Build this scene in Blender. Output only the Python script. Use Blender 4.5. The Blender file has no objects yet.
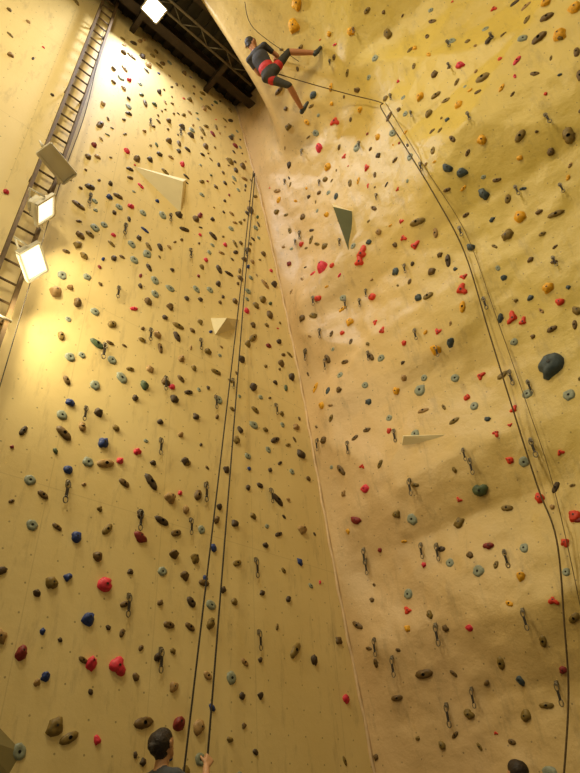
import bpy, bmesh, math, random
import numpy as np
from mathutils import Vector, Matrix, noise
from mathutils.bvhtree import BVHTree
random.seed(7)
scn = bpy.context.scene
scn.view_settings.view_transform = 'Standard'
V = Vector
UP = V((0,0,1))

# ------------------------------------------------------------ camera
F_PX = 600.0; PITCH = math.radians(38); ROLL = math.atan(60/768)
CAM = V((0,0,0.85))
fw = V((0,math.cos(PITCH),math.sin(PITCH)))
r0 = V((1,0,0)); u0 = V((0,-math.sin(PITCH),math.cos(PITCH)))
cr = r0*math.cos(ROLL)-u0*math.sin(ROLL)
cu = r0*math.sin(ROLL)+u0*math.cos(ROLL)
camd = bpy.data.cameras.new('camera'); camo = bpy.data.objects.new('camera',camd)
scn.collection.objects.link(camo)
camd.sensor_fit='VERTICAL'; camd.sensor_height=36; camd.lens=36*F_PX/773
camd.clip_end=200
M = Matrix((cr,cu,-fw)).transposed().to_4x4(); M.translation=CAM
camo.matrix_world=M
scn.camera=camo
def sight(px,py):
    return (fw*F_PX+cr*(px-290)+cu*(386.5-py)).normalized()

# ------------------------------------------------------------ materials
def lin(c):
    return tuple(((x/255)/12.92 if x/255<=0.04045 else ((x/255+0.055)/1.055)**2.4) for x in c)
def mat(name,rgb,rough=0.6,metal=0.0,noise_amt=0.15,nscale=8.0,bump=0.0,emit=None,estr=0):
    m=bpy.data.materials.new(name); m.use_nodes=True
    nt=m.node_tree; b=nt.nodes['Principled BSDF']
    b.inputs['Roughness'].default_value=rough; b.inputs['Metallic'].default_value=metal
    c=lin(rgb)
    tc=nt.nodes.new('ShaderNodeTexCoord'); n=nt.nodes.new('ShaderNodeTexNoise')
    n.inputs['Scale'].default_value=nscale; n.inputs['Detail'].default_value=4
    nt.links.new(tc.outputs['Object'],n.inputs['Vector'])
    r=nt.nodes.new('ShaderNodeValToRGB')
    r.color_ramp.elements[0].position=0.3; r.color_ramp.elements[1].position=0.7
    r.color_ramp.elements[0].color=(*[x*(1-noise_amt) for x in c],1)
    r.color_ramp.elements[1].color=(*[min(1,x*(1+noise_amt)) for x in c],1)
    nt.links.new(n.outputs['Fac'],r.inputs['Fac']); nt.links.new(r.outputs['Color'],b.inputs['Base Color'])
    if bump:
        bp=nt.nodes.new('ShaderNodeBump'); bp.inputs['Strength'].default_value=bump; bp.inputs['Distance'].default_value=0.02
        nt.links.new(n.outputs['Fac'],bp.inputs['Height']); nt.links.new(bp.outputs['Normal'],b.inputs['Normal'])
    if emit:
        b.inputs['Emission Color'].default_value=(*emit,1); b.inputs['Emission Strength'].default_value=estr
    return m

def wall_mat(name,colA,colB,rough,spot,bumpS,light_x=None,light_col=None,seams=None):
    m=bpy.data.materials.new(name); m.use_nodes=True
    nt=m.node_tree; L=nt.links.new; N=nt.nodes.new; b=nt.nodes['Principled BSDF']
    tc=N('ShaderNodeTexCoord')
    def math_(op,a,bv=None,cv=None):
        n=N('ShaderNodeMath'); n.operation=op
        for i,x in enumerate((a,bv,cv)):
            if x is None: continue
            if isinstance(x,(int,float)): n.inputs[i].default_value=x
            else: L(x,n.inputs[i])
        return n.outputs[0]
    def mix(fac,a,bc):
        n=N('ShaderNodeMix'); n.data_type='RGBA'; L(fac,n.inputs[0])
        if isinstance(a,tuple): n.inputs[6].default_value=(*a,1)
        else: L(a,n.inputs[6])
        n.inputs[7].default_value=(*bc,1); return n.outputs[2]
    n1=N('ShaderNodeTexNoise'); n1.inputs['Scale'].default_value=0.7; n1.inputs['Detail'].default_value=5
    L(tc.outputs['Object'],n1.inputs['Vector'])
    rp=N('ShaderNodeValToRGB'); rp.color_ramp.elements[0].position=.35; rp.color_ramp.elements[1].position=.68
    L(n1.outputs['Fac'],rp.inputs['Fac'])
    out=mix(rp.outputs['Color'],colA,colB)
    sep=N('ShaderNodeSeparateXYZ'); L(tc.outputs['Object'],sep.inputs[0])
    if light_x:
        mr=N('ShaderNodeMapRange'); mr.inputs[1].default_value=light_x[0]; mr.inputs[2].default_value=light_x[1]
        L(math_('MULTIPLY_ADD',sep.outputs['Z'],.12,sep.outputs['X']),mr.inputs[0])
        out=mix(mr.outputs[0],out,light_col)
    mp=N('ShaderNodeMapping'); mp.inputs['Scale'].default_value=(7,7,1.6); L(tc.outputs['Object'],mp.inputs[0])
    n2=N('ShaderNodeTexNoise'); n2.inputs['Scale'].default_value=1.0; n2.inputs['Detail'].default_value=6; n2.inputs['Roughness'].default_value=.7
    L(mp.outputs[0],n2.inputs['Vector'])
    r2=N('ShaderNodeValToRGB'); r2.color_ramp.elements[0].position=.54; r2.color_ramp.elements[1].position=.8
    r2.color_ramp.elements[0].color=(0,0,0,1); r2.color_ramp.elements[1].color=(spot,spot,spot,1)
    L(n2.outputs['Fac'],r2.inputs['Fac'])
    out=mix(r2.outputs['Color'],out,(.16,.11,.06))
    # T-nut holes
    fr=[]
    for ax in ('X','Z'):
        s=math_('SUBTRACT',math_('FRACT',math_('MULTIPLY',sep.outputs[ax],1/0.24)),.5); fr.append(math_('MULTIPLY',s,s))
    lt=math_('LESS_THAN',math_('ADD',fr[0],fr[1]),.0013)
    out=mix(math_('MULTIPLY',lt,.55),out,(.1,.07,.04))
    if seams:
        sm=None
        for ax,per in (('X',seams[0]),('Z',seams[1])):
            s=math_('ABSOLUTE',math_('SUBTRACT',math_('FRACT',math_('MULTIPLY',sep.outputs[ax],1/per)),.5))
            q=math_('LESS_THAN',s,.005/per); sm=q if sm is None else math_('MAXIMUM',sm,q)
        out=mix(math_('MULTIPLY',sm,.16),out,(.2,.14,.07))
    L(out,b.inputs['Base Color'])
    b.inputs['Roughness'].default_value=rough
    n3=N('ShaderNodeTexNoise'); n3.inputs['Scale'].default_value=11; n3.inputs['Detail'].default_value=8; n3.inputs['Roughness'].default_value=.65
    L(tc.outputs['Object'],n3.inputs['Vector'])
    bp=N('ShaderNodeBump'); bp.inputs['Strength'].default_value=bumpS; bp.inputs['Distance'].default_value=.03
    L(n3.outputs['Fac'],bp.inputs['Height']); L(bp.outputs['Normal'],b.inputs['Normal'])
    return m

M_left = wall_mat('left_wall_paint',(.82,.66,.32),(.74,.575,.25),.6,.5,.12,seams=(1.22,2.44))
M_right = wall_mat('right_wall_texture_paint_and_light',(.70,.50,.27),(.56,.39,.19),.38,.5,.36,(1.4,4.2),(.60,.45,.10))  # last colour paints in the yellower light farther along and higher up
M_ceil = mat('ceiling_dark',(52,46,34),.8,0,.3,3)
M_steel= mat('steel_dark',(62,50,38),.5,.5,.3,6)
M_rust = mat('ladder_rust',(96,74,44),.6,.3,.3,12)
M_grey = mat('galvanised_steel',(120,112,96),.45,.6,.1,12)
M_white= mat('volume_white',(232,220,182),.6,0,.05,4)
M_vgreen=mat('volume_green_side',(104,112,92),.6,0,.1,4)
M_olive= mat('low_wedge_olive',(140,128,84),.7,0,.12,3)
M_caulk= mat('seam_filler',(214,186,148),.6,0,.12,10)
M_rope = mat('rope_dark',(46,38,28),.8,0,.3,40)
M_ropeY= mat('rope_tan',(86,68,38),.8,0,.3,40)
M_floor= mat('floor_mat',(90,84,74),.8,0,.15,2,.2)
M_house= mat('lamp_housing',(222,216,198),.4,.0,.05,5)
M_glass= mat('lamp_glass',(250,240,200),.4,0,.02,5,0,(1,.9,.62),1.5)
M_glassW=mat('lamp_glass_cool',(250,250,250),.4,0,.02,5,0,(.85,.95,1),20)

def link(name,me,mats,parent=None,smooth=False):
    o=bpy.data.objects.new(name,me); scn.collection.objects.link(o)
    for m in mats: me.materials.append(m)
    if smooth:
        me.polygons.foreach_set('use_smooth',[True]*len(me.polygons))
    if parent: o.parent=parent
    return o

class MB:   # mesh builder
    def __init__(s): s.v=[]; s.f=[]; s.m=[]; s.sm=[]
    def add(s,vs,fs,mi=0,sm=False):
        o=len(s.v); s.v+= [tuple(v) for v in vs]
        for f in fs: s.f.append([i+o for i in f]); s.m.append(mi); s.sm.append(sm)
    def box(s,c,ax,ay,az,hx,hy,hz,mi=0):
        vs=[c+ax*(hx*i)+ay*(hy*j)+az*(hz*k) for i in(-1,1) for j in(-1,1) for k in(-1,1)]
        s.add(vs,[(0,1,3,2),(4,6,7,5),(0,4,5,1),(2,3,7,6),(0,2,6,4),(1,5,7,3)],mi)
    def tube(s,pts,r,n=6,mi=0,closed=False):
        pts=[V(p) for p in pts]; rings=[]; k=len(pts)
        for i,p in enumerate(pts):
            if closed: d=pts[(i+1)%k]-pts[i-1]
            else: d=pts[min(i+1,k-1)]-pts[max(i-1,0)]
            d.normalize(); a=V((0.31,.52,.8)).cross(d).normalized(); b=d.cross(a)
            rings.append([p+(a*math.cos(2*math.pi*j/n)+b*math.sin(2*math.pi*j/n))*r for j in range(n)])
        vs=[v for rg in rings for v in rg]; fs=[]
        for i in range(k if closed else k-1):
            i2=(i+1)%k
            for j in range(n): fs.append((i*n+j,i*n+(j+1)%n,i2*n+(j+1)%n,i2*n+j))
        if not closed: fs.append(tuple(range(n))[::-1]); fs.append(tuple((k-1)*n+j for j in range(n)))
        s.add(vs,fs,mi,True)
    def obj(s,name,mats,parent=None):
        me=bpy.data.meshes.new(name); me.from_pydata(s.v,[],s.f); me.update()
        me.polygons.foreach_set('material_index',s.m); me.polygons.foreach_set('use_smooth',s.sm)
        bm=bmesh.new(); bm.from_mesh(me); bmesh.ops.recalc_face_normals(bm,faces=bm.faces); bm.to_mesh(me); bm.free()
        return link(name,me,mats,parent)

# ------------------------------------------------------------ room shell
AL=math.radians(44.5); AR=math.radians(128)
L3=V((math.sin(AL),math.cos(AL),0)); NL=V((math.cos(AL),-math.sin(AL),0))
P0=-NL*5.0
T3=V((math.sin(AR),math.cos(AR),0)); NR=V((T3.y,-T3.x,0))     # NR points into the room
if NR.y>0: NR=-NR
ZC=13.65
prof=[(0,6.0),(1.5,5.94),(3.3,5.67),(6.87,5.30),(10.8,4.70),(13.65,4.08)]
def sprof(z):
    for (a,b),(c,d) in zip(prof,prof[1:]):
        if z<=c:
            t=(z-a)/(c-a); return b+(d-b)*t
    return prof[-1][1]
def sprofs(z): return sum(sprof(min(ZC,max(0,z+k*.4))) for k in (-2,-1,0,1,2))/5 if .8<z<12.8 else sprof(z)
def sst(a,b,x):
    t=max(0,min(1,(x-a)/(b-a))); return t*t*(3-2*t)
RZ=1.72
def saw(z):  # profile of one moulded panel course: ridge, short undercut beneath, long return
    p=((z-2.62)/RZ)%1.0
    return (p-.62)/.38 if p>.62 else 1-sst(0,1,p/.62)*.7-.3*p/.62
rl=random.Random(11); LT,LZ=1.25,.95
lat={(i,j):rl.uniform(-1,1) for i in range(-2,12) for j in range(-2,20)}
def facet(t,z):      # folded sheet: planar triangles over a lattice
    a=t/LT+.18*noise.noise(V((t*.6,z*.6,9))); b=z/LZ+.18*noise.noise(V((t*.6,z*.6,19)))
    i=math.floor(a); j=math.floor(b); x=a-i; y=b-j
    g=lambda p,q: lat[(p,q)]
    if (i+j)%2==0:
        if x>y: return g(i,j)*(1-x)+g(i+1,j)*(x-y)+g(i+1,j+1)*y
        return g(i,j)*(1-y)+g(i,j+1)*(y-x)+g(i+1,j+1)*x
    else:
        if x+y<1: return g(i,j)*(1-x-y)+g(i+1,j)*x+g(i,j+1)*y
        return g(i+1,j+1)*(x+y-1)+g(i,j+1)*(1-x)+g(i+1,j)*(1-y)
def outR(t,z):
    e=sst(0,.5,t)
    zz=z-0.02*t+.2*noise.noise(V((t*.6,z*.4,3)))
    w=(1-.7*sst(5.0,7.5,z))*(1-.6*sst(2.6,4.6,t))
    o=0.205*w*(saw(zz)-.4)*(.7+.8*noise.noise(V((t*.6,z*.3,7))))
    fa_=.7+.6*sst(4.5,8,z)
    o+=0.135*fa_*facet(t,z)
    o+=0.07*noise.noise(V((t*.5,z*.5,1.3)))
    o+=0.022*noise.fractal(V((t*3.2,z*3.2,4.3)),1,2,3)
    top=2.8*sst(.72,1.12,t)*(max(0,(z-11.0)/2.65)**1.5)
    belly=.35*sst(5.5,9,z)*sst(1.5,4,t)
    return e*(o+belly)+top
def right_pt(t,z): return P0+L3*sprofs(z)+T3*t+NR*outR(t,z)+UP*z

ML=Matrix((L3,-NL,UP)).transposed().to_4x4(); ML.translation=P0
mb=MB()
mb.add([V((-5,0,0)),V((6.6,0,0)),V((6.6,0,ZC)),V((-5,0,ZC)),V((-5,.12,0)),V((6.6,.12,0)),V((6.6,.12,ZC)),V((-5,.12,ZC))],
       [(0,1,2,3),(4,7,6,5),(0,4,5,1),(3,2,6,7),(0,3,7,4),(1,5,6,2)])
wl=mb.obj('wall_left',[M_left]); wl.matrix_world=ML

MR=Matrix((T3,-NR,UP)).transposed().to_4x4(); MR.translation=P0+L3*6.0; MRi=MR.inverted()
nt_,nz_=190,300; TM=8.5
vs=[];fs=[]
for j in range(nz_+1):
    for i in range(nt_+1):
        vs.append(right_pt(TM*i/nt_,ZC*j/nz_))
for j in range(nz_):
    for i in range(nt_):
        a=j*(nt_+1)+i; fs.append((a,a+1,a+nt_+2,a+nt_+1))
bvhR=BVHTree.FromPolygons(vs,fs)
me=bpy.data.meshes.new('wall_right'); me.from_pydata([MRi@v for v in vs],[],fs)
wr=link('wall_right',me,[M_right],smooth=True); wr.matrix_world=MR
so=wr.modifiers.new('Solid','SOLIDIFY'); so.thickness=.08; so.offset=-1

def hit(px,py,side=None):
    """where a sight line meets the climbing walls -> (point, normal, depth)"""
    d=sight(px,py); best=None
    dn=d.dot(-NL)
    if dn>1e-4 and side!='R':
        k=5.0/dn; p=CAM+d*k; best=(p,NL.copy(),k)
    if side!='L':
        loc,n,i,dist=bvhR.ray_cast(CAM,d)
        if loc is not None and (best is None or dist<best[2]):
            if n.dot(d)>0: n=-n
            best=(loc,n,dist)
    p,n,k=best
    return p,n,k*d.dot(fw)
def off_left(px,py,off):
    d=sight(px,py); return CAM+d*((5.0-off)/d.dot(-NL))

# ceiling
mb=MB(); mb.box(V((0,2,ZC+.06)),L3,NL,UP,12,12,.06)
mb.obj('ceiling',[M_ceil])
mb=MB()
for k in range(46):
    mb.box(P0+L3*(-3+.22*k)+NL*3+UP*(ZC-.03),L3,NL,UP,.05,4.5,.03)
mb.obj('trim_ceiling_deck',[M_ceil])
mb=MB()
for m in (.35,1.25,2.3,3.4):
    c=P0+L3*2+NL*m+UP*(ZC-.2)
    mb.box(c+UP*.11,L3,NL,UP,7,.09,.012); mb.box(c-UP*.13,L3,NL,UP,7,.09,.012); mb.box(c,L3,NL,UP,7,.01,.13)
for m in (-.3,1.6,3.3):
    c=P0+L3*m+NL*2.2+UP*(ZC-.42)
    mb.box(c,L3,NL,UP,.05,2.3,.06)
mb.obj('ceiling_beams',[M_steel])
mb=MB()
for m in (.75,.95):
    mb.tube([P0+L3*a+NL*m+UP*(ZC-.56) for a in (-.5,3.9)],.022,8)
for k in range(12):
    mb.tube([P0+L3*(.1+.3*k)+NL*(.75 if k%2 else .95)+UP*(ZC-.56),P0+L3*(.4+.3*k)+NL*(.95 if k%2 else .75)+UP*(ZC-.56)],.01,6)
mb.obj('lighting_truss',[M_grey])
mb=MB(); mb.box(V((0,2,-.05)),V((1,0,0)),V((0,1,0)),UP,9,9,.05); mb.obj('floor',[M_floor])

# corner seam filler
mb=MB(); pts=[]
for j in range(0,69):
    z=.05+j*.199
    pts.append(P0+L3*(sprofs(z)-.006)+NL*.006+T3*.006+UP*z+ (L3*.012*math.sin(j*2.1)))
mb.tube(pts,.020,6); mb.obj('trim_corner_seam',[M_caulk])

# ------------------------------------------------------------ ladder
lt_=off_left(106,14,.16); lb_=off_left(14,262,.16)
ld_=(lt_-lb_).normalized(); lx_=NL.cross(ld_).normalized(); 
if lx_.dot(L3)<0: lx_=-lx_
def ladp(k): return lb_+ld_*k
kt=(ZC-.1-lb_.z)/ld_.z; kb=(.05-lb_.z)/ld_.z
mb=MB()
for ds in (-.12,.12):
    mb.box(ladp((kt+kb)/2)+lx_*ds,lx_,NL,ld_,.02,.035,(kt-kb)/2)
k=kb+.3
while k<kt-.1:
    mb.tube([ladp(k)-lx_*.12,ladp(k)+lx_*.12],.014,6); k+=.28
for q in range(6):
    k=kb+.6+q*2.3
    for ds in (-.12,.12): mb.box(ladp(k)+lx_*ds-NL*.08,lx_,NL,ld_,.015,.08,.02)
mb.obj('wall_ladder',[M_rust])

# ------------------------------------------------------------ floodlights
def flood(loc,aim,w,h,glass,energy,color,kind='AREA',anchor=None,dp=.12):
    e=bpy.data.objects.new('floodlight',None); scn.collection.objects.link(e)
    d=aim.normalized(); x=d.cross(UP).normalized(); y=x.cross(d)
    mb=MB()
    A=[loc+x*(w*i)+y*(h*j) for i,j in((-1,-1),(1,-1),(1,1),(-1,1))]
    B=[loc-d*dp+x*(w*.55*i)+y*(h*.55*j) for i,j in((-1,-1),(1,-1),(1,1),(-1,1))]
    mb.add(A+B,[(0,1,5,4),(1,2,6,5),(2,3,7,6),(3,0,4,7),(4,5,6,7)])
    mb.box(loc+y*h,x,d,y,w,.02,.012); mb.box(loc-y*h,x,d,y,w,.02,.012)
    mb.box(loc+x*w,x,d,y,.012,.02,h); mb.box(loc-x*w,x,d,y,.012,.02,h)
    for k in range(-3,4): mb.box(loc-d*(dp+.02)+x*(w*.15*k),x,d,y,.005,.03,h*.5)
    for sg in(-1,1): mb.tube([loc+x*sg*(w+.03),loc+x*sg*(w+.03)-d*.2],.01,6)
    mb.tube([loc-x*(w+.03)-d*.2,loc+x*(w+.03)-d*.2],.01,6)
    if anchor is not None: mb.tube([loc-d*.2,anchor],.016,6)
    mb.obj('housing',[M_house],e)
    mb=MB(); mb.add([a+(loc-a)*.06-d*.004 for a in A],[(0,1,2,3)]); mb.obj('glass',[glass],e)
    ld=bpy.data.lights.new('bulb',kind); ld.energy=energy; ld.color=color
    if kind=='AREA': ld.shape='RECTANGLE'; ld.size=w*1.8; ld.size_y=h*1.8
    lo_=bpy.data.objects.new('bulb',ld); scn.collection.objects.link(lo_); lo_.parent=e
    q=(-d).to_track_quat('Z','Y'); lo_.matrix_world=Matrix.Translation(loc+d*.03)@q.to_matrix().to_4x4()
    return e
def lad(z): return ladp((z-lb_.z)/ld_.z)+lx_*.16+NL*.03
WARM=(1,.82,.48)
p=off_left(57,164,.5);  flood(p,(-UP*.85+NL*.35+L3*.15),.22,.10,M_house,4,WARM,anchor=lad(p.z+.1),dp=.08)
p=off_left(45,210,.5); flood(p,(NL*.35-UP*.45+L3*.75),.14,.14,M_glass,22,WARM,anchor=lad(p.z+.05))
p=off_left(33,262,.5); flood(p,(NL*.4-UP*.55+L3*.5),.18,.12,M_glass,22,WARM,anchor=lad(p.z+.05))
p=off_left(-9,300,.35); flood(p,(NL*.5+UP*.1+L3*.8),.15,.12,M_glass,24,(1,.86,.5),anchor=lad(p.z))
p=off_left(154,9,.7); flood(p,(CAM-p)+L3*2.2,.17,.15,M_glassW,95,(.95,.97,1),anchor=p+UP*.6)
# added fill spots in made-up lamp shades, unseen above and behind the camera
def fill_lamp(loc,energy,color,aim=None,size=2.6):
    e=bpy.data.objects.new('added_fill_lamp',None); scn.collection.objects.link(e)
    mb=MB(); n=24; rings=[(.06,.30),(.08,.2),(.2,.1),(.26,0)]
    vs=[loc+V((r*math.cos(2*math.pi*i/n),r*math.sin(2*math.pi*i/n),z+.03)) for r,z in rings for i in range(n)]
    fs=[(k*n+i,k*n+(i+1)%n,(k+1)*n+(i+1)%n,(k+1)*n+i) for k in range(3) for i in range(n)]
    mb.add(vs,fs,0,True); mb.tube([loc+UP*.3,V((loc.x,loc.y,ZC))],.012,6); mb.obj('shade',[M_house],e)
    ld=bpy.data.lights.new('bulb','SPOT'); ld.energy=energy; ld.color=color; ld.shadow_soft_size=.35; ld.spot_size=size; ld.spot_blend=1
    lo_=bpy.data.objects.new('bulb',ld); scn.collection.objects.link(lo_); lo_.parent=e
    lo_.matrix_world=Matrix.Translation(loc)@(-(aim or -UP)).to_track_quat('Z','Y').to_matrix().to_4x4()
fill_lamp(V((-1.2,.2,12.2)),1050,(1,.83,.50),V((.05,.8,-.8)))
fill_lamp(V((2.2,-1.2,12.3)),520,(1,.79,.40),V((.3,.8,-.7)),2.3)
fill_lamp(V((-3.2,-1.5,9.0)),430,(1,.83,.48),V((.4,.8,-.25)))
w=bpy.data.worlds.new('world'); scn.world=w; w.use_nodes=True
w.node_tree.nodes['Background'].inputs[0].default_value=(1,.77,.40,1); w.node_tree.nodes['Background'].inputs[1].default_value=.27

# ------------------------------------------------------------ holds
COL={'P':(104,80,40),'O':(124,102,46),'D':(70,54,36),'G':(138,146,130),'B':(36,58,122),'R':(214,48,72),'K':(130,38,38),
     'Y':(220,162,26),'S':(64,78,86),'T':(160,128,80),'E':(210,58,34),'N':(74,90,62),'H':(20,16,12)}
keys=list(COL); hold_mats=[mat('hold_'+k.lower(),COL[k],.55,0,.25,30,.2) for k in keys]; KI={k:i for i,k in enumerate(keys)}
def hold(mb,p,n,size,ck,kind,ang,asp=1.0):
    x=UP.cross(n).normalized(); y=n.cross(x)
    c,s=math.cos(ang),math.sin(ang); X=x*c+y*s; Y=y*c-x*s
    na=16; nr=5; sd=random.random()*50
    R=[];
    for a in range(na):
        th=2*math.pi*a/na
        if kind=='leaf': r=.55+.5*abs(math.cos(th))**4+.12*noise.noise(V((math.cos(th)*2,math.sin(th)*2,sd)))
        elif kind=='disc': r=.92+.22*noise.noise(V((math.cos(th)*2,math.sin(th)*2,sd)))
        elif kind=='cross': r=.40+.55*abs(math.cos(1.5*th+sd))**2*(.8+.5*math.sin(th+sd*3))+.15*noise.noise(V((math.cos(th)*2,math.sin(th)*2,sd)))
        else: r=.85+.42*noise.noise(V((math.cos(th)*1.3,math.sin(th)*1.3,sd)))
        R.append(r)
    hh={'leaf':.35,'disc':.22,'cross':.3,'blob':.62,'jug':.75}[kind]*size*.5
    vs=[];fs=[]
    for k in range(nr):
        u=1-k/nr*.96 if kind in('leaf','disc') else 1-k/nr
        for a in range(na):
            th=2*math.pi*a/na
            q=1-u
            rr=(R[a] if u>.4 else .8)*u*size*.5
            zz=hh*(math.sin(math.acos(max(0,min(1,u)))) if kind!='disc' else min(1,q*3))
            zz*=1+.25*noise.noise(V((math.cos(th)*u*2,math.sin(th)*u*2,sd+3)))
            if k==0: zz=-.01
            v=p+X*(math.cos(th)*rr*asp)+Y*(math.sin(th)*rr)+n*zz
            if kind=='jug': v+= UP*(zz*.45)
            vs.append(v)
    for k in range(nr-1):
        for a in range(na): fs.append((k*na+a,k*na+(a+1)%na,(k+1)*na+(a+1)%na,(k+1)*na+a))
    if kind in('leaf','disc'):
        mb.add(vs,fs,KI[ck],True)
        b0=vs[(nr-1)*na:]; b1=[v-n*hh*.6 for v in b0]
        mb.add(b0+b1,[(a,(a+1)%na,na+(a+1)%na,na+a) for a in range(na)]+[tuple(na+a for a in range(na))],KI['H'],False)
    else:
        vs.append(p+n*hh+(UP*hh*.45 if kind=='jug' else V((0,0,0)))); 
        for a in range(na): fs.append(((nr-1)*na+a,(nr-1)*na+(a+1)%na,len(vs)-1))
        mb.add(vs,fs,KI[ck],True)
        if size>.09:
            q=p+n*(hh*.98)+(UP*hh*.45 if kind=='jug' else V((0,0,0)))
            mb.add([q+(X*math.cos(a)+Y*math.sin(a))*size*.07+n*.004 for a in [i*math.pi/4 for i in range(8)]],[tuple(range(8))],KI['H'])

LW="""95,228,G,10 134,260,G,10 155,294,G,9 87,277,G,9 119,207,G,8 104,225,G,8 95,312,G,10 70,357,G,11 82,355,G,8 112,360,G,10 95,385,G,11 62,415,G,11
88,462,G,12 30,480,G,12 32,525,G,12 19,752,G,15 143,213,G,8 121,78,G,8 88,157,P,8 130,178,P,7 210,290,G,8 37,683,T,8 140,84,G,6
103,443,B,14 70,403,B,10 68,470,B,10 76,537,B,13 68,577,B,11 88,620,B,14 42,632,B,7 45,677,B,11 213,548,B,9 212,708,B,8 205,578,B,6
105,585,R,17 91,664,R,15 117,666,R,18 97,740,R,10 120,461,R,9 180,493,R,6 137,452,R,8 172,387,R,7 21,654,K,15 178,725,K,16 206,260,R,6 113,235,R,6 182,165,R,7 225,245,R,6 200,235,R,5
43,495,P,11 57,527,P,9 97,556,P,13 52,583,O,15 36,594,D,9 125,604,P,10 124,483,P,11 55,726,O,18 69,738,O,16 169,625,P,12 176,533,P,11 190,627,P,11 153,463,D,8
150,160,D,8 165,172,O,8 178,326,O,10 165,382,P,10 185,462,D,9 204,583,P,11 216,372,O,9 240,430,D,8 235,524,D,9 142,340,O,9 160,422,D,8 187,463,O,10 196,417,D,8
255,410,O,10 226,470,D,8 140,515,D,10 130,572,D,7 122,633,P,9 83,660,P,9 136,677,P,9 160,603,P,8 223,590,D,8 237,563,O,10 262,593,D,7 260,660,D,6 242,696,D,8 288,599,D,8 277,627,O,6 260,696,D,8
230,740,O,8 255,752,D,7 108,628,D,6 60,640,D,6 90,692,D,7 135,755,D,7 143,762,D,8 265,545,D,8 248,488,D,7 270,470,D,6 253,516,O,8 265,430,O,7 288,445,O,6
122,257,P,6 140,286,D,7 165,318,D,7 110,343,P,7 135,398,D,8 12,447,K,5 10,55,T,8 10,35,O,6 28,22,T,5 52,95,D,5 9,10,O,6"""
RW="""403,238,E,8 415,246,E,10 461,290,E,14 464,277,E,8 513,318,E,12 523,322,E,10 362,254,E,14 323,268,R,14 382,331,E,9 335,121,E,10 344,157,E,6 367,168,E,9 510,460,E,8 540,498,E,11 560,452,E,8 575,516,E,13 565,543,E,9
553,600,E,9 469,628,R,8 424,565,R,7 496,433,E,8 514,410,E,10 438,332,E,8 480,376,E,9 372,297,E,9 389,431,E,6 342,333,E,6 362,466,E,6 320,148,R,10 375,322,E,7 404,343,E,6
294,25,Y,12 297,3,Y,11 482,140,Y,11 520,217,Y,13 459,105,Y,9 420,97,Y,9 575,8,Y,12 545,3,Y,10 436,350,Y,11 396,391,Y,9 351,31,Y,8 350,322,Y,8 404,378,T,8 328,167,Y,9 548,288,Y,12 560,35,Y,12 521,577,Y,9 360,110,Y,6 378,137,Y,6 327,215,Y,6 415,48,Y,5
357,147,G,10 420,390,G,12 415,434,G,10 408,594,G,10 450,563,G,9 478,571,G,12 524,462,G,11 524,548,G,10 412,519,G,11 340,375,G,7 375,58,G,7 381,358,G,8 474,406,G,9 455,378,G,9 569,395,G,12 566,572,G,9 389,418,G,7 343,298,G,7 365,385,G,7 514,342,G,8 574,618,O,13 424,378,G,7
551,365,S,28 471,248,S,12 504,278,S,7 501,318,S,8 396,272,S,10 418,298,S,11 448,168,S,13 461,173,S,14 484,194,S,15 480,490,N,16 451,343,S,12 521,681,S,12 313,95,S,8 368,402,S,8 369,242,S,7 492,220,S,6 530,298,S,7 447,120,S,6
483,78,O,15 388,34,O,12 520,136,O,13 569,136,O,18 539,38,P,14 436,95,O,8 429,114,O,11 547,17,P,12 417,222,O,12 507,236,O,13 551,152,P,9 428,296,O,11 552,329,P,10 507,508,O,11 501,663,O,13 470,555,P,8 543,641,O,12 445,628,P,8
424,674,P,14 442,745,O,10 397,698,P,9 376,757,P,6 526,716,O,13 563,670,K,10 489,546,K,10 455,735,P,7 512,742,P,9 415,485,O,7 367,430,P,8 410,50,O,6 560,38,O,9 300,48,O,6 350,183,O,8 325,246,O,8 340,218,P,7 302,318,P,7 345,362,P,8 355,438,P,8 380,550,K,6 398,650,P,6 372,600,P,6 578,520,K,8
497,180,P,7 466,215,P,7 395,245,P,7 478,92,P,7 357,90,P,7 440,255,P,7 554,262,P,7 531,260,P,7 447,190,P,7 360,262,E,14 375,175,P,6 395,160,P,6"""
VOLS=[([(126,162),(188,178),(181,216)],(176,190),.20,[0,0,0]),
      ([(209,317),(243,319),(238,330),(214,337)],(220,324),.16,[0,0,0,0]),
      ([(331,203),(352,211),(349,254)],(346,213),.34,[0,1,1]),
      ([(401,434),(453,433),(440,439),(400,447)],(408,439),.10,[0,0,0,0]),
      ([(-60,640),(52,760),(30,800),(-80,800)],(-20,740),.04,[0,0,0,0])]  # very low wedge at the lower left, darker olive than the wall
mbL,mbR=MB(),MB(); placed=[]
vc=[]
for base_,ap_,h_,mi_ in VOLS:
    b=sum((hit(*q)[0] for q in base_),V((0,0,0)))/len(base_); vc.append((b,max((hit(*q)[0]-b).length for q in base_)))
placed+= [(b,r_*1.7) for b,r_ in vc]
def put(px,py,c,sz,kind=None):
    p,n,dep=hit(px,py)
    left=abs((p-P0).dot(NL))<.002
    if kind is None:
        if c=='G': kind='disc'
        elif c in('P','O'): kind=random.choice(['leaf','leaf','blob'])
        elif c=='E': kind='cross' if random.random()<.6 else 'blob'
        else: kind=random.choice(['blob','blob','jug'])
    size=sz*dep/600*(1.05 if kind in('blob','jug') else 1.2)
    if not left and c in 'YE': size*=1.1
    asp=1.0 if kind in('disc',) else random.uniform(.85,1.25)
    if c=='S' and 10<sz<20: asp=.7
    hold(mbL if left else mbR,p,n,size,c,kind,random.uniform(-1,1) if kind!='leaf' else random.choice([0,.5,-.4,1.3]),asp)
    placed.append((p,size))
for tok in (LW+' '+RW).split():
    a,b,c,d=tok.split(','); put(float(a),float(b),c,float(d))
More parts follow.
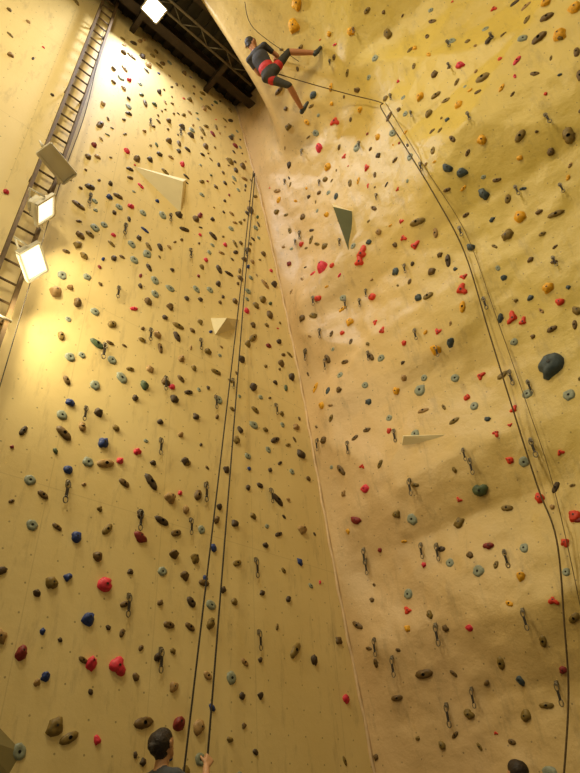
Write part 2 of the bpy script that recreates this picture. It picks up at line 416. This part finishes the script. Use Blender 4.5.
def far(p,m):
    return all((p-q).length>m+.35*s for q,s in placed)
def project(p):
    d=p-CAM; z=d.dot(fw)
    return 290+F_PX*d.dot(cr)/z, 386.5-F_PX*d.dot(cu)/z
cnt=0
for it in range(12000):
    if cnt>=430: break
    s=random.uniform(-.6,5.6); z=random.uniform(.9,13.3)
    if s<1.35 and random.random()<.93: continue
    if s>sprof(z)-.12: continue
    if s>4.2 and z<4 and random.random()<.85: continue
    if s<2.2 and z>9 and random.random()<.4: continue
    p=P0+L3*s+UP*z
    if abs(s-1.05)<.35 or not far(p,.115 if z>6 else .14): continue
    if z<6 and random.random()<.2: continue
    sz=random.choice([.06,.07,.09,.11,.13,.15])
    c=random.choices(['D','P','O','T','G','R','B','K','N'],[20,24,19,9,12,6,4,3,3])[0]
    kd='disc' if c=='G' else random.choice(['leaf','blob','leaf','jug'])
    if kd=='leaf': sz*=1.2
    if c=='R': sz*=.7
    hold(mbL,p,NL,sz,c,kd,random.uniform(-1.5,1.5),random.uniform(.75,1.4))
    placed.append((p,sz)); cnt+=1
cnt=0
for it in range(12000):
    if cnt>=500: break
    t=random.uniform(.15,7.5); z=random.uniform(.8,12.6)
    if t<1.2 and z>11.5: continue
    o=right_pt(t,z)+NR*2
    loc,n,i,dist=bvhR.ray_cast(o,-NR)
    if loc is None: continue
    if n.dot(NR)<0: n=-n
    if not far(loc,.13): continue
    if z<4.5 and random.random()<.45: continue
    sz=random.choice([.06,.07,.09,.11,.13])
    c=random.choices(['P','D','O','T','G','E','Y','S','K','R'],[22,9,24,11,7,9,15,4,2,2])[0]
    kd='disc' if c=='G' else random.choice(['leaf','leaf','blob']) if c!='E' else random.choice(['cross','blob'])
    if kd!='blob' and c!='E': sz*=1.2
    hold(mbR,loc,n,sz,c,kd,random.uniform(-1.5,1.5),random.uniform(.75,1.4))
    placed.append((loc,sz)); cnt+=1
mbL.obj('climbing_holds',hold_mats); mbR.obj('climbing_holds',hold_mats)

# ------------------------------------------------------------ volumes
def volume(base,apex,h,mats,mi):
    bs=[]; 
    for q in base:
        p,n,_=hit(*q); bs.append(p-n*.03)
    p,n,_=hit(*apex); ap=p+n*h
    mb=MB(); k=len(bs)
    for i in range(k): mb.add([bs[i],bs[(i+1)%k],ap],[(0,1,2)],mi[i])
    mb.add(bs,[tuple(range(k))],mi[0])
    return mb.obj('wall_volume',mats)
for i,(b_,a_,h_,m_) in enumerate(VOLS): volume(b_,a_,h_,[M_olive if i==4 else M_white,M_vgreen],m_)

# ------------------------------------------------------------ quickdraws on bolt hangers
mb=MB()
def qd(p,n,sc=1.0):
    x=UP.cross(n).normalized()
    mb.box(p+n*.012,x,UP,n,.018*sc,.028*sc,.012,0)
    def ring(c,a,b):
        mb.tube([c+x*(math.cos(t)*a)+UP*(math.sin(t)*b) for t in [i*math.pi/5 for i in range(10)]],.007*sc,5,0,True)
    q=p+n*.04
    ring(q-UP*.04*sc,.025*sc,.045*sc); mb.box(q-UP*.13*sc,x,UP,n,.015*sc,.055*sc,.005,1); ring(q-UP*.21*sc,.025*sc,.04*sc)
for q in [(447,42),(391,95),(510,372),(531,440),(410,480),(302,150),(300,232),(306,350),(318,440),(360,300),(366,560),(437,545),(436,625),(545,115),(490,35),(415,330),(353,28),(345,300),
          (118,288),(85,408),(67,483),(140,512),(128,596),(258,632),(165,378),(215,397),(90,195),(160,440),(205,485),(150,330),(255,560),(470,460),(330,60),(560,185),(523,610),(447,705),(375,640),(285,180),(320,330),
          (104,345),(190,250),(170,215),(125,225),(200,340),(232,380),(190,520),(160,650),(270,490),(245,250),(150,120),(180,130),(275,405)]:
    p,n,_=hit(*q); qd(p,n,random.uniform(.7,.95))
for t0 in (.55,1.35,2.2,3.1,4.0):          # bolt lines running up the textured wall
    z=1.6+random.random()
    while z<11:
        o=right_pt(t0+random.uniform(-.12,.12),z)+NR*2
        loc,n,i,dist=bvhR.ray_cast(o,-NR)
        if loc is not None:
            if n.dot(NR)<0: n=-n
            qd(loc,n,random.uniform(.65,.85))
        z+=random.uniform(1.1,1.6)
mb.obj('quickdraws',[M_grey,M_rope])

# ------------------------------------------------------------ people
def hmats(pref,skin,shirt,pants,hair,shoe,harn):
    return [mat(pref+'_skin',skin,.55,0,.05,20),mat(pref+'_shirt',shirt,.85,0,.12,25,.2),mat(pref+'_trousers',pants,.85,0,.12,25,.2),
            mat(pref+'_hair',hair,.6,0,.4,60,.5),mat(pref+'_shoe',shoe,.5,0,.1,20),mat(pref+'_harness',harn,.7,0,.1,20),mat(pref+'_lips',(150,84,70),.5,0,.05,20)]
SK,SH,TR,HA,SO,HN,LP=range(7)
def person(name,J,mats,face_f,face_u,hair='short',scale=1.0,hands=None,voxel=.008,longsleeve=False,shorts=False,harness=True):
    S=scale; parts=[]
    def cap(p0_,r_0,p1_,r_1,m,side=None,flat=1.0):
        parts.append((V(p0_),r_0*S,V(p1_),r_1*S,m,side,flat))
    sideT=(J['shR']-J['shL']).normalized(); sideP=(J['hipR']-J['hipL']).normalized()
    pel,che,nec=J['pelvis'],J['chest'],J['neck']
    wai=pel.lerp(che,.42)
    cap(J['hipL'],.088,J['hipR'],.088,TR)
    cap(pel-(wai-pel)*.1,.150,wai,.135,TR,sideP,.72)
    cap(wai,.138,che,.160,SH,sideT,.68)
    cap(che,.160,che.lerp(nec,.55),.128,SH,sideT,.62)
    mid=(J['shL']+J['shR'])/2
    for k in('shL','shR'):
        cap(mid.lerp(J[k],.2),.068,J[k],.060,SH); cap(nec,.045,J[k],.050,SH)
    hc=J['head']; f=face_f.normalized(); u=(face_u-f*face_u.dot(f)).normalized(); r=f.cross(u)
    cap(nec,.056,hc-u*S*.06-f*S*.015,.052,SK)
    if harness:
        cap(pel.lerp(wai,.80),.144,pel.lerp(wai,.92),.144,HN,sideP,.74)
    fwd=sideP.cross((che-pel).normalized())
    if fwd.dot(f)<0: fwd=-fwd
    for sd in('L','R'):
        hp,kn,an,to=J['hip'+sd],J['knee'+sd],J['ank'+sd],J['toe'+sd]
        cap(hp,.090,hp.lerp(kn,.5),.074,TR); cap(hp.lerp(kn,.5),.074,kn,.056,TR)
        lm=SK if shorts else TR
        cap(kn,.054,kn.lerp(an,.32),.056,lm); cap(kn.lerp(an,.32),.056,an,.038,lm)
        if harness: cap(hp.lerp(kn,.24),.090,hp.lerp(kn,.29),.089,HN)
        d=(to-an).normalized(); leg=(an-kn).normalized()
        cap(an-d*.03*S+leg*.035*S,.040,an+leg*.03*S+d*.05*S,.040,SO)
        cap(an+d*.03*S+leg*.035*S,.040,to+leg*.02*S,.028,SO); cap(an,.040,an+leg*.03*S,.040,SO)
        sh,el,wr=J['sh'+sd],J['el'+sd],J['wr'+sd]
        cap(sh,.056,sh.lerp(el,.55),.048,SH); cap(sh.lerp(el,.55),.043,el,.038,SH if longsleeve else SK)
        cap(el,.038,el.lerp(wr,.3),.038,SK); cap(el.lerp(wr,.3),.038,wr,.026,SK)
        hd=(wr-el).normalized()
        hn=(hands or {}).get(sd+'n', fwd); hdir=(hands or {}).get(sd+'d',hd); curl=(hands or {}).get(sd+'c',(.35,.5,.35))
        hdir=hdir.normalized(); hn=(hn-hdir*hn.dot(hdir)).normalized()
        th=hn.cross(hdir)*(1 if sd=='L' else -1)
        for i,(o,ln) in enumerate(((.030,.070),(.010,.080),(-.011,.074),(-.031,.058))):
            kb=wr+hdir*(.088-.004*i)*S+th*o*S
            cap(wr+hdir*.012*S+th*o*.55*S,.014,kb,.0125,SK)
            q=kb; a=0
            for sg,ca,rr in((.45,curl[0],.0095),(.30,curl[1],.0088),(.25,curl[2],.008)):
                a+=ca; q2=q+(hdir*math.cos(a)+hn*math.sin(a))*ln*sg*S*1.05; cap(q,rr,q2,rr*.95,SK); q=q2
        tb=wr+hdir*.022*S+th*.022*S; t1=tb+(th*.75+hdir*.55+hn*.35).normalized()*.042*S
        t2=t1+(th*.25+hdir*.8+hn*.6).normalized()*.034*S
        cap(tb,.014,t1,.011,SK); cap(t1,.011,t2,.009,SK)
    H=lambda a,b,c: hc+f*(a*S)+u*(b*S)+r*(c*S)
    cap(H(-.022,.022,0),.086,H(.015,.022,0),.080,SK)
    cap(H(.028,0,0),.066,H(.045,-.072,0),.040,SK)
    cap(H(.0,-.03,.035),.04,H(.04,-.07,.02),.028,SK); cap(H(.0,-.03,-.035),.04,H(.04,-.07,-.02),.028,SK)
    cap(H(.092,.015,0),.009,H(.108,-.020,0),.013,SK)
    cap(H(.088,-.048,-.016),.008,H(.088,-.048,.016),.008,LP)
    for sg in(-1,1):
        cap(H(-.005,.015,sg*.088),.014,H(-.002,-.018,sg*.084),.011,SK)
        cap(H(.086,.030,sg*.018),.008,H(.078,.032,sg*.048),.007,HA)
    cap(H(-.03,.034,0),.093,H(.012,.05,0),.080,HA); cap(H(-.04,-.01,0),.080,H(-.038,-.045,0),.055,HA)
    if hair=='bun':
        cap(H(-.10,.03,0),.034,H(-.125,.035,0),.030,HA); cap(H(-.13,.03,.01),.022,H(-.14,.0,.01),.016,HA)
    if hair=='long':
        cap(H(-.05,-.02,0),.085,H(-.06,-.15,0),.06,HA); 
    mbp=MB(); n=16
    for (a,ra,b,rb,m,side,flat) in parts:
        d=b-a
        if d.length<1e-5: d=V((0,0,1e-4))
        d=d.normalized(); s_=side if side is not None else (V((.3,.5,.8)) if abs(d.dot(V((.3,.5,.8)).normalized()))<.9 else V((1,0,0)))
        s_=(s_-d*s_.dot(d)).normalized(); o_=d.cross(s_); rows=[]
        for k in range(1,6): ph=math.pi/2*(k/5); rows.append((a-d*ra*math.cos(ph),ra*math.sin(ph)))
        for k in range(0,5): ph=math.pi/2*(k/5); rows.append((b+d*rb*math.sin(ph),rb*math.cos(ph)))
        vs=[c+s_*(rr*math.cos(2*math.pi*i/n))+o_*(rr*flat*math.sin(2*math.pi*i/n)) for c,rr in rows for i in range(n)]
        vs+= [a-d*ra,b+d*rb]; K=len(rows)
        fs=[(k*n+i,k*n+(i+1)%n,(k+1)*n+(i+1)%n,(k+1)*n+i) for k in range(K-1) for i in range(n)]
        fs+=[((i+1)%n,i,K*n) for i in range(n)]+[((K-1)*n+i,(K-1)*n+(i+1)%n,K*n+1) for i in range(n)]
        mbp.add(vs,fs)
    tmp=mbp.obj(name+'_tmp',[])
    rm=tmp.modifiers.new('r','REMESH'); rm.mode='VOXEL'; rm.voxel_size=voxel*S
    sm=tmp.modifiers.new('s','SMOOTH'); sm.factor=.5; sm.iterations=2
    dg=bpy.context.evaluated_depsgraph_get(); me=bpy.data.meshes.new_from_object(tmp.evaluated_get(dg))
    bpy.data.objects.remove(tmp)
    me.name=name; me.materials.clear()
    nP=len(me.polygons); C=np.empty(nP*3); me.polygons.foreach_get('center',C); C=C.reshape(-1,3)
    best=np.full(nP,1e9); mi=np.zeros(nP,dtype=np.int32)
    for (a,ra,b,rb,m,side,flat) in parts:
        A=np.array(a);Bv=np.array(b-a); L2=max(1e-9,Bv@Bv); t=np.clip(((C-A)@Bv)/L2,0,1)
        dv=C-(A+t[:,None]*Bv)
        if side is not None:
            d=(b-a).normalized(); o_=d.cross(side-d*side.dot(d)).normalized(); oo=np.array(o_)
            dv=dv+((dv@oo)*(1/flat-1))[:,None]*oo
        ds=np.linalg.norm(dv,axis=1)-(ra+(rb-ra)*t)
        k=ds<best; best[k]=ds[k]; mi[k]=m
    me.polygons.foreach_set('material_index',mi)
    o=link(name,me,mats,smooth=True)
    for sg in(-1,1):
        bm=bmesh.new(); bmesh.ops.create_uvsphere(bm,u_segments=12,v_segments=8,radius=.0125*S)
        me2=bpy.data.meshes.new('eye'); bm.to_mesh(me2); bm.free()
        e=link('eye',me2,[M_eye],o,True); e.location=H(.082,.006,sg*.031)
        bm=bmesh.new(); bmesh.ops.create_uvsphere(bm,u_segments=10,v_segments=6,radius=.0065*S)
        me2=bpy.data.meshes.new('iris'); bm.to_mesh(me2); bm.free()
        e=link('iris',me2,[hold_mats[KI['H']]],o,True); e.location=H(.0895,.006,sg*.031)
    return o
M_eye=mat('eye_white',(225,220,210),.3)
def standing(base,az,S=1.0,arms='belay'):
    f=V((math.sin(az),math.cos(az),0)); r=V((math.cos(az),-math.sin(az),0))
    W=lambda x,y,z: base+r*(x*S)+f*(y*S)+UP*(z*S)
    J=dict(pelvis=W(0,0,.95),chest=W(0,.0,1.26),neck=W(0,-.01,1.45),head=W(0,.0,1.62),
      hipL=W(-.085,0,.92),hipR=W(.085,0,.92),kneeL=W(-.11,.05,.50),kneeR=W(.12,.02,.50),ankL=W(-.13,.02,.09),ankR=W(.14,-.06,.09),
      toeL=W(-.16,.16,.05),toeR=W(.19,.08,.05),shL=W(-.175,0,1.40),shR=W(.175,0,1.40))
    if arms=='belay':
        J.update(elR=W(.31,.18,1.27),wrR=W(.20,.28,1.47),elL=W(-.22,.18,1.20),wrL=W(.02,.34,1.30))
    else:
        J.update(elR=W(.24,-.03,1.12),wrR=W(.26,.05,.88),elL=W(-.24,-.03,1.12),wrL=W(-.26,.05,.88))
    return J,f,r,W
BS=.975
bh=sight(163,745); bh2=V((bh.x,bh.y,0)).normalized()*5.42; base=V((bh2.x,bh2.y,0)); 
J,f,r,W=standing(base,math.radians(40),BS)
mB=hmats('belayer',(196,150,112),(70,74,80),(44,44,50),(38,27,20),(50,50,50),(60,30,30))
grip=(1.1,1.3,.9)
person('belayer',J,mB,f*.85+UP*.35-r*.15,UP-f*.3,'bun',scale=BS,hands={'Rc':grip,'Lc':grip,'Rd':UP*.6+f*.5-r*.2,'Rn':-r*.8+f*.3,'Ln':UP,'Ld':f+r*.3})
print('belayer head',project(J['head']),project(J['wrR']))
ropeHand=J['wrR']+ (UP*.6+f*.5-r*.2).normalized()*.09-r*.03
ropeWaist=W(0,.17,1.02)
brake=J['wrL']+f*.08+UP*.02
bh=sight(518,776); bh2=V((bh.x,bh.y,0)).normalized()*5.4
Jc,f2,r2,W2=standing(V((bh2.x,bh2.y,0)),math.radians(-20),.75,'rest')
print('child head',project(Jc['head']))
mC=hmats('child',(200,150,112),(90,40,44),(50,54,70),(38,26,18),(60,50,46),(40,40,40))
person('child',Jc,mC,f2+UP*.2,UP,'long',scale=.75,harness=False)

# climber (sitting back in the harness, feet on the overhang)
fa,na_,_=hit(318,54)
ankA=fa+na_*.13
P=ankA-V((.80,-.16,.26)); 
def ik(a,b,l1,l2,pole):
    d=b-a; L=d.length
    if L>l1+l2-.01: b=a+d.normalized()*(l1+l2-.01); d=b-a; L=d.length
    x=(l1*l1-l2*l2+L*L)/(2*L); h=math.sqrt(max(0,l1*l1-x*x)); dn=d.normalized()
    q=(pole-dn*pole.dot(dn)).normalized(); return a+dn*x+q*h,b
tl=(NR*.42+UP*.56-T3*.05).normalized(); sT=(T3+V((0,0,.15))).normalized()
sT=(sT-tl*sT.dot(tl)).normalized(); frontC=tl.cross(sT)
if frontC.dot(-NR)<0: frontC=-frontC
J={}
J['pelvis']=P; J['chest']=P+tl*.31; J['neck']=P+tl*.50; J['head']=P+tl*.66+frontC*.02
rt=frontC.cross(tl)
J['hipR']=P+rt*.085-tl*.03; J['hipL']=P-rt*.085-tl*.03
J['shR']=P+tl*.45+rt*.175; J['shL']=P+tl*.45-rt*.175
A_,B_=('R','L') if rt.x>0 else ('L','R')
J['knee'+A_],J['ank'+A_]=ik(J['hip'+A_],ankA,.45,.44,NR*.4+UP*.6)
tgt=P+V((.52,.50,-.34)); 
J['knee'+B_],J['ank'+B_]=ik(J['hip'+B_],tgt,.45,.44,NR*.6-UP*.1+V((.4,0,0)))
J['toe'+A_]=J['ank'+A_]+(UP*.6+T3*.8-na_*.35).normalized()*.15
J['toe'+B_]=J['ank'+B_]+(UP*.5+T3*.8).normalized()*.15
J['el'+A_]=J['sh'+A_]+(frontC*.6-tl*.6+rt*.2).normalized()*.28; J['wr'+A_]=J['el'+A_]+(frontC*.7+tl*.5-rt*.3*(1 if A_=='R' else -1)).normalized()*.25
J['el'+B_]=J['sh'+B_]+(frontC*.3-tl*.9).normalized()*.28; J['wr'+B_]=J['el'+B_]+(frontC*.8-tl*.2+T3*.3).normalized()*.25
mK=hmats('climber',(172,116,80),(48,46,48),(52,50,46),(34,24,18),(50,56,60),(180,30,30))
person('climber',J,mK,frontC+T3*.4-UP*.5,tl,'short',hands={'Rc':(.9,1.1,.8),'Lc':(.9,1.1,.8)},shorts=True)
for k in ('head','pelvis','ank'+A_,'ank'+B_):
    q=bvhR.find_nearest(J[k]); print(k,[round(c) for c in project(J[k])],'wall dist',q[3])
tie=P+tl*.10+frontC*.13

# ------------------------------------------------------------ ropes
def rope(name,pts,r,m):
    mb=MB(); P_=[V(p) for p in pts]; out=[]
    for i in range(len(P_)-1):
        a=P_[max(0,i-1)];b=P_[i];c=P_[i+1];d=P_[min(len(P_)-1,i+2)]
        for k in range(8):
            t=k/8; out.append(.5*((2*b)+(c-a)*t+(2*a-5*b+4*c-d)*t*t+(3*b-a-3*c+d)*t**3))
    out.append(P_[-1]); mb.tube(out,r,7); return mb.obj(name,[m])
anc,nn,_=hit(250,182); a0=anc+nn*.10
mid=lambda a,b,t,s: a.lerp(b,t)-UP*s
rope('top_rope',[ropeWaist,mid(ropeWaist,a0,.33,.03),mid(ropeWaist,a0,.66,.03),a0-L3*.02,a0+UP*.03,a0+L3*.03,mid(ropeHand,a0,.66,.02),mid(ropeHand,a0,.33,.02),ropeHand,brake,ropeWaist],.0085,M_rope)
def offp(px,py,o): 
    p,n,_=hit(px,py); return p+n*o
pts=[tie,tie.lerp(offp(335,91,.2),.6),offp(352,96,.15),offp(385,104,.08),offp(387,112,.12),offp(412,152,.16),offp(442,200,.16),offp(470,258,.16),offp(495,335,.16),offp(518,410,.16),offp(545,490,.16),offp(562,545,.16),offp(570,620,.2),offp(578,700,.3),offp(584,790,.4)]
rope('lead_rope',pts,.009,M_ropeY)
rope('lead_rope',[offp(388,104,.05),offp(430,170,.10),offp(468,235,.10),offp(500,320,.10),offp(530,410,.10),offp(552,470,.10),offp(572,545,.1),offp(590,640,.2)],.004,M_ropeY)
rope('haul_line',[off_left(104,30,.30),off_left(86,110,.3),off_left(58,190,.3),off_left(-10,420,.3)],.005,M_rope)
rope('fixed_line',[offp(246,2,.05),offp(258,30,.2),offp(300,62,.05)],.006,M_rope)
